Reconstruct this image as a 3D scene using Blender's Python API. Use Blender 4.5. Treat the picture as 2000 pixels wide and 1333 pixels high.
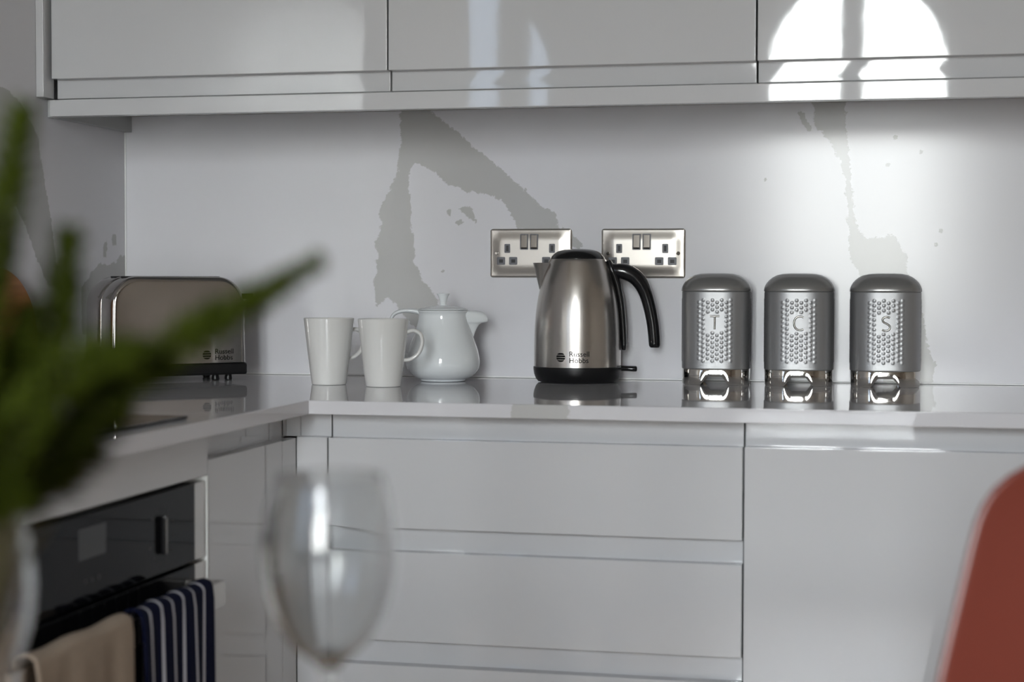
import bpy, bmesh, math, random
import numpy as np
from mathutils import Vector, Matrix

for o in list(bpy.data.objects):
    bpy.data.objects.remove(o)
SC = bpy.context.scene
COL = SC.collection
random.seed(7)
W0 = 0.9            # height of the worktop surface above the floor; x = along the back wall, y = 0 is the back wall

# ------------------------------------------------------------------ camera
cam_data = bpy.data.cameras.new('camera')
cam = bpy.data.objects.new('camera', cam_data)
COL.objects.link(cam)
cam_data.sensor_width = 36.0
cam_data.lens = 3319.6 / 2000 * 36
cam_data.clip_start = 0.05
YAW, PITCH, ROLL = 0.2218, -0.0351, 0.0023
cam.matrix_world = Matrix.Translation((1.4105, -2.9554, W0 + 0.1723)) @ Matrix.Rotation(YAW, 4, 'Z') \
    @ Matrix.Rotation(math.pi / 2 + PITCH, 4, 'X') @ Matrix.Rotation(ROLL, 4, 'Z')
cam_data.dof.use_dof = True
cam_data.dof.focus_distance = 2.84
cam_data.dof.aperture_fstop = 3.9
SC.camera = cam

# ------------------------------------------------------------------ world, light, exposure
SC.view_settings.view_transform = 'Standard'
SC.view_settings.look = 'None'
SC.view_settings.gamma = 1.0
SC.view_settings.use_curve_mapping = False
SC.view_settings.exposure = 1.62
world = bpy.data.worlds.new('overcast_sky')
SC.world = world
world.use_nodes = True
wn = world.node_tree
wn.nodes.clear()
w_out = wn.nodes.new('ShaderNodeOutputWorld')
w_bg = wn.nodes.new('ShaderNodeBackground')
w_tc = wn.nodes.new('ShaderNodeTexCoord')
w_sep = wn.nodes.new('ShaderNodeSeparateXYZ')
w_ramp = wn.nodes.new('ShaderNodeValToRGB')
w_map = wn.nodes.new('ShaderNodeMapRange')
w_map.inputs['From Min'].default_value = -0.2
w_map.inputs['From Max'].default_value = 0.5
w_ramp.color_ramp.elements[0].color = (0.42, 0.42, 0.40, 1)
w_ramp.color_ramp.elements[1].color = (1.85, 1.92, 2.05, 1)
w_ramp.color_ramp.elements.new(0.26).color = (0.50, 0.50, 0.48, 1)
w_ramp.color_ramp.elements.new(0.31).color = (0.80, 0.785, 0.765, 1)
w_ramp.color_ramp.elements.new(0.55).color = (0.97, 0.985, 1.0, 1)
wn.links.new(w_tc.outputs['Generated'], w_sep.inputs[0])
wn.links.new(w_sep.outputs['Z'], w_map.inputs['Value'])
wn.links.new(w_map.outputs[0], w_ramp.inputs[0])
wn.links.new(w_ramp.outputs[0], w_bg.inputs['Color'])
w_bg.inputs['Strength'].default_value = 16.0
wn.links.new(w_bg.outputs[0], w_out.inputs['Surface'])

REAR_Y = -5.0
WINDOWS = [dict(x0=0.83, x1=1.65, mull=(1.17, 1.27), sill=0.78, spring=2.04, top=2.42),
           dict(x0=-1.00, x1=-0.06, mull=(-0.33, -0.19), sill=0.78, spring=2.06, top=2.42)]
for w in WINDOWS:            # daylight portals in the window openings (they guide sky sampling and emit nothing)
    ld = bpy.data.lights.new('window_portal', 'AREA')
    ld.shape = 'RECTANGLE'
    ld.size = w['x1'] - w['x0']
    ld.size_y = w['top'] - w['sill']
    ld.cycles.is_portal = True
    lo = bpy.data.objects.new('window_portal', ld)
    lo.location = ((w['x0'] + w['x1']) / 2, REAR_Y - 0.20, (w['top'] + w['sill']) / 2)
    lo.rotation_euler = (math.pi / 2, 0, 0)
    COL.objects.link(lo)
SC.cycles.use_denoising = True
SC.cycles.max_bounces = 12
SC.cycles.diffuse_bounces = 6
SC.cycles.glossy_bounces = 6
SC.cycles.transmission_bounces = 10
SC.cycles.sample_clamp_indirect = 6.0
SC.cycles.caustics_refractive = False
SC.cycles.blur_glossy = 0.3

# ------------------------------------------------------------------ helpers
def prop(o, label=None, cat=None, group=None, kind=None):
    if label: o['label'] = label
    if cat: o['category'] = cat
    if group: o['group'] = group
    if kind: o['kind'] = kind
    return o

def thing(name, label, cat, loc=(0, 0, 0), rz=0.0, group=None):
    o = bpy.data.objects.new(name, None)
    COL.objects.link(o)
    o.empty_display_size = 0.05
    o.location = loc
    o.rotation_euler = (0, 0, rz)
    return prop(o, label, cat, group)

def obj(name, bm, mat, parent=None, angle=35, loc=None):
    me = bpy.data.meshes.new(name)
    bmesh.ops.recalc_face_normals(bm, faces=bm.faces)
    for e in bm.edges:
        if len(e.link_faces) == 2 and e.calc_face_angle(0) > math.radians(angle):
            e.smooth = False
    for f in bm.faces:
        f.smooth = True
    bm.to_mesh(me)
    bm.free()
    mats = mat if isinstance(mat, (list, tuple)) else [mat]
    for m in mats:
        me.materials.append(m)
    o = bpy.data.objects.new(name, me)
    COL.objects.link(o)
    if loc: o.location = loc
    if parent is not None:
        o.parent = parent
    if angle == 35:         # keep large flat faces truly flat next to their small bevels
        wn_ = o.modifiers.new('flat_faces', 'WEIGHTED_NORMAL')
        wn_.keep_sharp = True
        wn_.weight = 80
    return o

def B():
    return bmesh.new()

def add_box(bm, x0, x1, y0, y1, z0, z1, bev=0.0, seg=2):
    t = bmesh.new()
    bmesh.ops.create_cube(t, size=1)
    for v in t.verts:
        v.co = Vector(((x0 + x1) / 2 + v.co.x * (x1 - x0), (y0 + y1) / 2 + v.co.y * (y1 - y0), (z0 + z1) / 2 + v.co.z * (z1 - z0)))
    if bev > 0:
        bmesh.ops.bevel(t, geom=t.edges[:], offset=bev, segments=seg, profile=0.5, affect='EDGES')
    merge(bm, t)
    return bm

def merge(bm, t):
    me = bpy.data.meshes.new('tmp')
    t.to_mesh(me)
    t.free()
    bm.from_mesh(me)
    bpy.data.meshes.remove(me)

def box(*a, **k):
    return add_box(B(), *a, **k)

def loft(bm, rings, closed_ring=True, cap0=True, cap1=True):
    vs = [[bm.verts.new(p) for p in r] for r in rings]
    n = len(rings[0])
    for i in range(len(vs) - 1):
        for j in range(n if closed_ring else n - 1):
            a, b = vs[i][j], vs[i][(j + 1) % n]
            c, d = vs[i + 1][(j + 1) % n], vs[i + 1][j]
            bm.faces.new((a, b, c, d))
    if cap0: bm.faces.new(vs[0][::-1])
    if cap1: bm.faces.new(vs[-1])
    return bm

def lathe(prof, n=64, bm=None, cx=0, cy=0):
    bm = bm or B()
    rings = []
    tips = []
    for r, z in prof:
        rings.append(None if r < 1e-6 else [bm.verts.new((cx + r * math.cos(2 * math.pi * k / n), cy + r * math.sin(2 * math.pi * k / n), z)) for k in range(n)])
        tips.append(bm.verts.new((cx, cy, z)) if r < 1e-6 else None)
    for i in range(len(prof) - 1):
        A, C = rings[i], rings[i + 1]
        for k in range(n):
            k2 = (k + 1) % n
            if A and C: bm.faces.new((A[k], A[k2], C[k2], C[k]))
            elif C: bm.faces.new((tips[i], C[k2], C[k]))
            elif A: bm.faces.new((A[k], A[k2], tips[i + 1]))
    return bm

def spline(pts, n=8):
    P = [Vector(p) for p in pts]
    out = []
    for i in range(len(P) - 1):
        p0, p1, p2, p3 = P[max(i - 1, 0)], P[i], P[i + 1], P[min(i + 2, len(P) - 1)]
        for k in range(n):
            t = k / n
            out.append(0.5 * ((2 * p1) + (-p0 + p2) * t + (2 * p0 - 5 * p1 + 4 * p2 - p3) * t * t + (-p0 + 3 * p1 - 3 * p2 + p3) * t ** 3))
    out.append(P[-1])
    return out

def tube(path, rad, n=16, bm=None, ref=Vector((0, 1, 0)), sx=1.0, sy=1.0, caps=True):
    """sweep an ellipse (sx along ref, sy across) along path; rad float or list"""
    bm = bm or B()
    rings = []
    m = len(path)
    for i, p in enumerate(path):
        t = (path[min(i + 1, m - 1)] - path[max(i - 1, 0)]).normalized()
        u = (ref - t * ref.dot(t))
        if u.length < 1e-4: u = t.orthogonal()
        u.normalize()
        v = t.cross(u)
        r = rad[i] if isinstance(rad, (list, tuple)) else rad
        rings.append([p + u * (r * sx * math.cos(2 * math.pi * k / n)) + v * (r * sy * math.sin(2 * math.pi * k / n)) for k in range(n)])
    if caps:
        rings = [[path[0]+(q-path[0])*0.5 - (path[1]-path[0]).normalized()*0 for q in rings[0]]] + rings if False else rings
    return loft(bm, rings, cap0=caps, cap1=caps)

def interp(tab, x):
    xs = [a for a, _ in tab]
    return float(np.interp(x, xs, [b for _, b in tab]))

def prism(bm, poly, axis, a, b):
    """polygon in two axes extruded along the third; axis 'x': poly=(y,z), 'y': poly=(x,z), 'z': poly=(x,y)"""
    f = {'x': lambda t, p: (t, p[0], p[1]), 'y': lambda t, p: (p[0], t, p[1]), 'z': lambda t, p: (p[0], p[1], t)}[axis]
    return loft(bm, [[f(a, p) for p in poly], [f(b, p) for p in poly]])

def bevel_sharp(bm, off, seg=2, ang=40):
    bmesh.ops.recalc_face_normals(bm, faces=bm.faces)
    es = [e for e in bm.edges if len(e.link_faces) == 2 and e.calc_face_angle(0) > math.radians(ang)]
    bmesh.ops.bevel(bm, geom=es, offset=off, segments=seg, profile=0.5, affect='EDGES')
    return bm

def rrect(w, h, r, n=6, cx=0, cy=0):
    pts = []
    for qx, qy, a0 in ((1, 1, 0), (-1, 1, 90), (-1, -1, 180), (1, -1, 270)):
        for k in range(n + 1):
            a = math.radians(a0 + 90 * k / n)
            pts.append((cx + qx * (w / 2 - r) + r * math.cos(a), cy + qy * (h / 2 - r) + r * math.sin(a)))
    return pts

def text_bm(body, size, extrude, align='LEFT', line=1.0, offset=0.0, res=4, bevel=0.0):
    cu = bpy.data.curves.new('lettering', 'FONT')
    cu.body = body
    cu.size = size
    cu.extrude = extrude
    cu.offset = offset
    cu.bevel_depth = bevel
    cu.bevel_resolution = 3
    cu.align_x = align
    cu.space_line = line
    cu.resolution_u = res
    to = bpy.data.objects.new('lettering', cu)
    COL.objects.link(to)
    dg = bpy.context.evaluated_depsgraph_get()
    me = bpy.data.meshes.new_from_object(to.evaluated_get(dg))
    bm = B()
    bm.from_mesh(me)
    bpy.data.objects.remove(to)
    bpy.data.curves.remove(cu)
    bpy.data.meshes.remove(me)
    return bm

# ------------------------------------------------------------------ materials
def mat(name, color=(0.8, 0.8, 0.8), rough=0.5, metal=0.0, spec=0.5, bump=None, noise=None, **kw):
    m = bpy.data.materials.new(name)
    m.use_nodes = True
    nt = m.node_tree
    p = nt.nodes['Principled BSDF']
    p.inputs['Base Color'].default_value = (*color, 1)
    p.inputs['Roughness'].default_value = rough
    p.inputs['Metallic'].default_value = metal
    p.inputs['Specular IOR Level'].default_value = spec
    for k, v in kw.items():
        p.inputs[k.replace('_', ' ')].default_value = v
    tc = nt.nodes.new('ShaderNodeTexCoord')
    if noise:       # (scale, amount) gentle colour mottling of the stuff itself
        nz = nt.nodes.new('ShaderNodeTexNoise')
        nz.inputs['Scale'].default_value = noise[0]
        nz.inputs['Detail'].default_value = 5
        nt.links.new(tc.outputs['Object'], nz.inputs['Vector'])
        mx = nt.nodes.new('ShaderNodeMix')
        mx.data_type = 'RGBA'
        nt.links.new(nz.outputs['Fac'], mx.inputs['Factor'])
        mx.inputs['A'].default_value = (*[c * (1 - noise[1]) for c in color], 1)
        mx.inputs['B'].default_value = (*[min(1, c * (1 + noise[1])) for c in color], 1)
        nt.links.new(mx.outputs['Result'], p.inputs['Base Color'])
    if bump:        # (scale, strength, distance, stretch)
        nz = nt.nodes.new('ShaderNodeTexNoise')
        nz.inputs['Scale'].default_value = bump[0]
        nz.inputs['Detail'].default_value = 3
        bp = nt.nodes.new('ShaderNodeBump')
        bp.inputs['Strength'].default_value = bump[1]
        bp.inputs['Distance'].default_value = bump[2]
        if len(bump) > 3:
            mp = nt.nodes.new('ShaderNodeMapping')
            mp.inputs['Scale'].default_value = bump[3]
            nt.links.new(tc.outputs['Object'], mp.inputs['Vector'])
            nt.links.new(mp.outputs[0], nz.inputs['Vector'])
        else:
            nt.links.new(tc.outputs['Object'], nz.inputs['Vector'])
        nt.links.new(nz.outputs['Fac'], bp.inputs['Height'])
        nt.links.new(bp.outputs[0], p.inputs['Normal'])
    return m

M = {}
M['cabinet'] = mat('grey_gloss_lacquer', (0.54, 0.545, 0.56), 0.03, spec=0.62, bump=(14, 0.035, 0.002))
M['carcass'] = mat('carcass_board', (0.42, 0.43, 0.43), 0.4)
M['pale_edge'] = mat('pale_edge_strip', (0.72, 0.73, 0.72), 0.3)
M['plaster'] = mat('warm_grey_paint', (0.58, 0.54, 0.50), 0.8, noise=(3, 0.03))
M['ceiling'] = mat('white_ceiling_paint', (0.62, 0.61, 0.60), 0.85)
M['white_wood'] = mat('white_window_paint', (0.75, 0.76, 0.76), 0.35)
M['steel'] = mat('brushed_steel', (0.56, 0.53, 0.50), 0.25, 1.0, bump=(60, 0.05, 0.001, (6, 6, 0.02)))
M['steel_plate'] = mat('brushed_nickel', (0.45, 0.42, 0.385), 0.30, 1.0, bump=(90, 0.06, 0.0005, (0.3, 1, 9)))
M['chrome'] = mat('polished_chrome', (0.62, 0.60, 0.57), 0.06, 1.0)
M['letter'] = mat('dark_chrome_letter', (0.30, 0.29, 0.27), 0.2, 1.0)
M['toaster_steel'] = mat('polished_toaster_steel', (0.42, 0.40, 0.385), 0.08, 1.0, bump=(4.0, 0.22, 0.012))
M['sealant'] = mat('white_sealant', (0.80, 0.80, 0.80), 0.4)
M['black'] = mat('black_plastic', (0.008, 0.008, 0.009), 0.16)
M['black_matt'] = mat('black_matt_plastic', (0.006, 0.006, 0.007), 0.35, spec=0.35)
M['dark_hole'] = mat('dark_socket_hole', (0.01, 0.01, 0.012), 0.5)
M['socket_grey'] = mat('grey_socket_insert', (0.10, 0.10, 0.115), 0.35)
M['switch'] = mat('dark_nickel_rocker', (0.15, 0.135, 0.12), 0.35, 1.0)
M['tin'] = mat('grey_pearl_enamel', (0.31, 0.31, 0.315), 0.40, 0.65, spec=0.6)
M['tin_lid'] = mat('grey_pearl_enamel_lid', (0.25, 0.245, 0.24), 0.26, 0.5, spec=0.6)
M['mug'] = mat('white_glazed_mug', (0.72, 0.715, 0.70), 0.05, noise=(40, 0.01))
M['teapot'] = mat('white_porcelain', (0.78, 0.81, 0.83), 0.05, noise=(30, 0.01))
M['oven_glass'] = mat('black_oven_glass', (0.005, 0.005, 0.006), 0.06, spec=0.12)
M['hob_glass'] = mat('black_hob_glass', (0.008, 0.008, 0.009), 0.04)
M['display'] = mat('grey_display_panel', (0.055, 0.057, 0.06), 0.15, spec=0.2)
M['print'] = mat('dark_print', (0.012, 0.012, 0.012), 0.8, spec=0.03)
M['pale_print'] = mat('pale_print', (0.06, 0.057, 0.06), 0.5, spec=0.1)
M['chair_red'] = mat('red_moulded_plastic', (0.150, 0.032, 0.021), 0.33)
M['chair_leg'] = mat('beech_chair_leg', (0.50, 0.30, 0.15), 0.45, noise=(20, 0.15))
M['glass'] = mat('clear_glass', (0.87, 0.885, 0.89), 0.0, Transmission_Weight=1.0, IOR=1.48)
def pane_mat(name, tint):
    m = bpy.data.materials.new(name)
    m.use_nodes = True
    nt = m.node_tree
    nt.nodes.clear()
    out = nt.nodes.new('ShaderNodeOutputMaterial')
    tr = nt.nodes.new('ShaderNodeBsdfTransparent'); tr.inputs[0].default_value = (*tint, 1)
    gl = nt.nodes.new('ShaderNodeBsdfGlossy'); gl.inputs['Roughness'].default_value = 0.0
    fr_ = nt.nodes.new('ShaderNodeFresnel'); fr_.inputs[0].default_value = 1.45
    mx = nt.nodes.new('ShaderNodeMixShader')
    nt.links.new(fr_.outputs[0], mx.inputs[0]); nt.links.new(tr.outputs[0], mx.inputs[1]); nt.links.new(gl.outputs[0], mx.inputs[2])
    nt.links.new(mx.outputs[0], out.inputs[0])
    return m
M['pane'] = pane_mat('clear_window_pane', (0.95, 0.97, 0.97))
M['pane_dimming'] = pane_mat('light_dimming_window_pane', (0.24, 0.265, 0.30))  # tint added only to dim the daylight and reflection of the second window
M['needle'] = mat('green_needles', (0.042, 0.057, 0.003), 0.6, spec=0.12, noise=(60, 0.3), Subsurface_Weight=0.0)
M['stem'] = mat('brown_green_stem', (0.07, 0.06, 0.02), 0.6)
M['pot'] = mat('grey_glazed_pot', (0.35, 0.35, 0.34), 0.3)
M['soil'] = mat('dark_soil', (0.03, 0.02, 0.015), 0.9)
M['beige_cloth'] = mat('beige_cotton', (0.30, 0.235, 0.18), 0.9, bump=(260, 0.5, 0.002), noise=(90, 0.08))

def wood_mat(name, c0, c1, scale, axis):
    m = bpy.data.materials.new(name)
    m.use_nodes = True
    nt = m.node_tree
    p = nt.nodes['Principled BSDF']
    p.inputs['Roughness'].default_value = 0.4
    tc = nt.nodes.new('ShaderNodeTexCoord')
    mp = nt.nodes.new('ShaderNodeMapping')
    mp.inputs['Scale'].default_value = axis
    wv = nt.nodes.new('ShaderNodeTexNoise')
    wv.inputs['Scale'].default_value = scale
    wv.inputs['Detail'].default_value = 6
    rp = nt.nodes.new('ShaderNodeValToRGB')
    rp.color_ramp.elements[0].color = (*c0, 1)
    rp.color_ramp.elements[0].position = 0.35
    rp.color_ramp.elements[1].color = (*c1, 1)
    rp.color_ramp.elements[1].position = 0.65
    nt.links.new(tc.outputs['Object'], mp.inputs[0])
    nt.links.new(mp.outputs[0], wv.inputs['Vector'])
    nt.links.new(wv.outputs['Fac'], rp.inputs[0])
    nt.links.new(rp.outputs[0], p.inputs['Base Color'])
    return m
M['floor'] = wood_mat('oak_floor', (0.42, 0.31, 0.22), (0.52, 0.40, 0.29), 4, (1, 12, 1))
M['table'] = wood_mat('oak_table_top', (0.33, 0.21, 0.12), (0.45, 0.30, 0.18), 5, (1.5, 14, 1.5))
M['board'] = wood_mat('orange_brown_board', (0.36, 0.13, 0.035), (0.50, 0.20, 0.06), 8, (1, 1, 10))

def stone_mat(name, rough, mode, tone=1.0):
    """pale quartz with crisp-edged grey veins; 'attr' reads the distance stored per vertex, 'band' is one vein crossing a slab"""
    m = bpy.data.materials.new(name)
    m.use_nodes = True
    nt = m.node_tree
    L = nt.links.new
    p = nt.nodes['Principled BSDF']
    p.inputs['Roughness'].default_value = rough
    p.inputs['Specular IOR Level'].default_value = 0.38
    tc = nt.nodes.new('ShaderNodeTexCoord')
    nz = nt.nodes.new('ShaderNodeTexNoise')
    nz.inputs['Scale'].default_value = 60
    nz.inputs['Detail'].default_value = 8
    nz.inputs['Roughness'].default_value = 0.80
    L(tc.outputs['Object'], nz.inputs['Vector'])
    amp = nt.nodes.new('ShaderNodeMath'); amp.operation = 'MULTIPLY_ADD'
    L(nz.outputs['Fac'], amp.inputs[0])
    amp.inputs[1].default_value = 0.032
    amp.inputs[2].default_value = -0.016
    add = nt.nodes.new('ShaderNodeMath'); add.operation = 'ADD'
    L(amp.outputs[0], add.inputs[0])
    if mode == 'attr':
        at = nt.nodes.new('ShaderNodeAttribute')
        at.attribute_name = 'vein'
        L(at.outputs['Fac'], add.inputs[1])
    else:
        sp = nt.nodes.new('ShaderNodeSeparateXYZ')
        L(tc.outputs['Object'], sp.inputs[0])
        a = nt.nodes.new('ShaderNodeMath'); a.operation = 'SUBTRACT'
        L(sp.outputs['X'], a.inputs[0]); a.inputs[1].default_value = 0.927
        b = nt.nodes.new('ShaderNodeMath'); b.operation = 'ABSOLUTE'
        L(a.outputs[0], b.inputs[0])
        c = nt.nodes.new('ShaderNodeMath'); c.operation = 'SUBTRACT'
        c.inputs[0].default_value = 0.040; L(b.outputs[0], c.inputs[1])
        d = nt.nodes.new('ShaderNodeMath'); d.operation = 'SUBTRACT'      # the vein runs out towards the wall
        d.inputs[0].default_value = -0.622; L(sp.outputs['Y'], d.inputs[1])
        e = nt.nodes.new('ShaderNodeMath'); e.operation = 'MINIMUM'
        L(c.outputs[0], e.inputs[0]); L(d.outputs[0], e.inputs[1])
        L(e.outputs[0], add.inputs[1])
    mr = nt.nodes.new('ShaderNodeMapRange')
    mr.inputs['From Min'].default_value = -0.0003
    mr.inputs['From Max'].default_value = 0.0003
    L(add.outputs[0], mr.inputs['Value'])
    big = nt.nodes.new('ShaderNodeTexNoise')
    big.inputs['Scale'].default_value = 3.0
    big.inputs['Detail'].default_value = 3
    L(tc.outputs['Object'], big.inputs['Vector'])
    base = nt.nodes.new('ShaderNodeMix'); base.data_type = 'RGBA'
    base.inputs['A'].default_value = (0.660 * tone, 0.655 * tone, 0.685 * tone, 1)
    base.inputs['B'].default_value = (0.690 * tone, 0.687 * tone, 0.715 * tone, 1)
    L(big.outputs['Fac'], base.inputs['Factor'])
    mx = nt.nodes.new('ShaderNodeMix'); mx.data_type = 'RGBA'
    L(mr.outputs[0], mx.inputs['Factor'])
    L(base.outputs['Result'], mx.inputs['A'])
    mx.inputs['B'].default_value = (0.460, 0.457, 0.452, 1)
    L(mx.outputs['Result'], p.inputs['Base Color'])
    return m
M['splash'] = stone_mat('veined_quartz_splashback', 0.175, 'attr')
M['worktop'] = stone_mat('polished_quartz_worktop', 0.03, 'band', 0.87)

BACK_VEINS = [[(0.5362, 0.4882), (0.5814, 0.4873), (0.6152, 0.4604), (0.6456, 0.4367), (0.6647, 0.4195), (0.6902, 0.3991), (0.7124, 0.3819), (0.7282, 0.3679), (0.7472, 0.3493), (0.7724, 0.3307), (0.7912, 0.3091), (0.8225, 0.2936), (0.8273, 0.2692), (0.8506, 0.2569), (0.8755, 0.2355), (0.8632, 0.2294), (0.8227, 0.2448), (0.7537, 0.268), (0.741, 0.2942), (0.7315, 0.3096), (0.7125, 0.322), (0.6776, 0.3316), (0.6585, 0.3333), (0.6457, 0.338), (0.6265, 0.346), (0.6137, 0.3538), (0.6008, 0.3694), (0.5815, 0.3805), (0.5653, 0.3854), (0.5556, 0.3746), (0.5524, 0.3545), (0.5531, 0.3327), (0.5556, 0.3078), (0.5573, 0.2829), (0.5589, 0.2643), (0.5638, 0.23), (0.5638, 0.2051), (0.5751, 0.1802), (0.5977, 0.1522), (0.6106, 0.1243), (0.6203, 0.0901), (0.5784, 0.0804), (0.5459, 0.1052), (0.5329, 0.1238), (0.5232, 0.1347), (0.5134, 0.141), (0.5003, 0.1331), (0.4921, 0.1236), (0.4905, 0.1518), (0.4872, 0.1706), (0.4938, 0.1894), (0.4889, 0.2082), (0.4971, 0.2207), (0.4873, 0.2395), (0.4987, 0.2583), (0.5004, 0.277), (0.4971, 0.302), (0.5085, 0.3207), (0.5199, 0.3393), (0.5297, 0.361), (0.5329, 0.392), (0.5372, 0.4168), (0.5372, 0.4479)], [(0.6473, 0.3025), (0.6649, 0.3076), (0.6729, 0.2915), (0.6793, 0.2761), (0.6649, 0.2885)], [(0.6426, 0.2763), (0.6506, 0.2824), (0.6528, 0.2793), (0.6458, 0.2744)], [(0.6249, 0.2996), (0.6314, 0.298), (0.6282, 0.2903)], [(0.6154, 0.1927), (0.6202, 0.1911), (0.6154, 0.188)], [(0.518, 0.344), (0.5225, 0.3455), (0.5219, 0.3346), (0.5186, 0.3346)], [(1.2679, 0.4887), (1.3239, 0.4875), (1.3276, 0.425), (1.3318, 0.382), (1.3361, 0.3311), (1.3412, 0.2762), (1.3608, 0.2448), (1.4066, 0.2525), (1.4259, 0.2213), (1.432, 0.1862), (1.4455, 0.159), (1.4554, 0.12), (1.4635, 0.0733), (1.4733, 0.0383), (1.479, 0.0326), (1.4718, 0.0032), (1.4663, -0.0125), (1.3977, -0.0136), (1.3498, 0.1861), (1.3341, 0.2135), (1.3305, 0.2763), (1.3273, 0.3312), (1.3172, 0.3783), (1.2937, 0.4178), (1.2742, 0.4377)], [(1.2448, 0.4657), (1.2526, 0.4597), (1.2605, 0.4418), (1.2696, 0.4319), (1.2626, 0.432), (1.2527, 0.4459)], [(1.4488, 0.3928), (1.4518, 0.3927), (1.4518, 0.3896), (1.4488, 0.3897)], [(1.3928, 0.3722), (1.3959, 0.3722), (1.3959, 0.369), (1.3928, 0.3691)], [(1.1885, 0.3499), (1.1917, 0.3499), (1.1917, 0.3467), (1.1886, 0.3468)], [(1.4822, 0.26), (1.4853, 0.26), (1.4853, 0.2569), (1.4823, 0.2569)], [(1.4746, 0.2363), (1.4776, 0.2363), (1.4776, 0.2332), (1.4746, 0.2332)], [(1.4064, 0.4175), (1.4095, 0.4174), (1.4095, 0.4143), (1.4065, 0.4144)]]
LEFT_VEINS = [[(-0.4857, 0.4841), (-0.4379, 0.4837), (-0.3886, 0.4656), (-0.3344, 0.4198), (-0.3126, 0.3525), (-0.2903, 0.2841), (-0.2661, 0.1969), (-0.2519, 0.1616), (-0.2976, 0.1617), (-0.3411, 0.2134), (-0.3832, 0.2721), (-0.4242, 0.3123), (-0.4881, 0.3416)], [(-0.177, 0.0795), (-0.1797, 0.1614), (-0.1521, 0.1751), (-0.136, 0.1889), (-0.1055, 0.203), (-0.0705, 0.2006), (-0.0431, 0.2066), (-0.0195, 0.2183), (0.0021, 0.2186), (0.004, 0.026), (-0.0974, 0.0492)], [(-0.0887, 0.2359), (-0.0782, 0.2455), (-0.0807, 0.2174), (-0.091, 0.2172)], [(-0.0573, 0.2535), (-0.0403, 0.2578), (-0.0406, 0.2388), (-0.0533, 0.2385)]]
EDGE_VEIN = [(0.8894, 0.0), (0.964, 0.0014), (0.964, -0.0143), (0.9459, -0.019), (0.9276, -0.0151), (0.913, -0.0197), (0.902, -0.0141)]
# ------------------------------------------------------------------ room shell
CEIL = 2.7
def struct(name, bm, m, parent=None, label=None):
    o = obj(name, bm, m, parent)
    if parent is None: o['kind'] = 'structure'
    if label: o['label'] = label
    return o
struct('floor', box(-2.0, 3.8, -5.4, 0.3, -0.1, 0.0), M['floor'], label='brown oak floor under the cabinets and table')
struct('ceiling', box(-2.0, 3.8, -5.4, 0.3, CEIL, CEIL + 0.1), M['ceiling'], label='plain white ceiling')
struct('wall_back', box(-2.0, 3.8, 0.012, 0.25, 0.0, CEIL), M['plaster'], label='painted wall behind the pale splashback')
struct('wall_left', box(-0.14, -0.012, -3.33, 0.012, 0.0, CEIL), M['plaster'], label='painted partition wall on the left behind the hob')
struct('wall_hall', box(-2.0, -0.14, -3.33, -3.21, 0.0, CEIL), M['plaster'])
struct('wall_side', box(-2.0, -1.88, -5.25, -3.33, 0.0, CEIL), M['plaster'])
struct('wall_right', box(3.6, 3.72, -5.25, 0.012, 0.0, CEIL), M['plaster'])
bm = B()
TH = 0.25
cuts = sorted([-2.0] + [w[k] for w in WINDOWS for k in ('x0', 'x1')] + [3.72])
for i in range(0, len(cuts), 2):
    add_box(bm, cuts[i], cuts[i + 1], REAR_Y - TH, REAR_Y, 0, CEIL)
def arch_z(w, x):
    c, h = (w['x0'] + w['x1']) / 2, (w['x1'] - w['x0']) / 2
    return w['spring'] + (w['top'] - w['spring']) * math.sqrt(max(0, 1 - ((x - c) / h) ** 2))
for w in WINDOWS:
    add_box(bm, w['x0'], w['x1'], REAR_Y - TH, REAR_Y, 0, w['sill'])
    n = 24
    h = (w['x1'] - w['x0']) / 2
    c = (w['x0'] + w['x1']) / 2
    xs = [c - h * math.cos(math.pi * k / n) for k in range(n + 1)]
    prism(bm, [(x, arch_z(w, x)) for x in xs] + [(w['x1'], CEIL), (w['x0'], CEIL)], 'y', REAR_Y - TH, REAR_Y)
struct('wall_rear', bm, M['plaster'])
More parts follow.
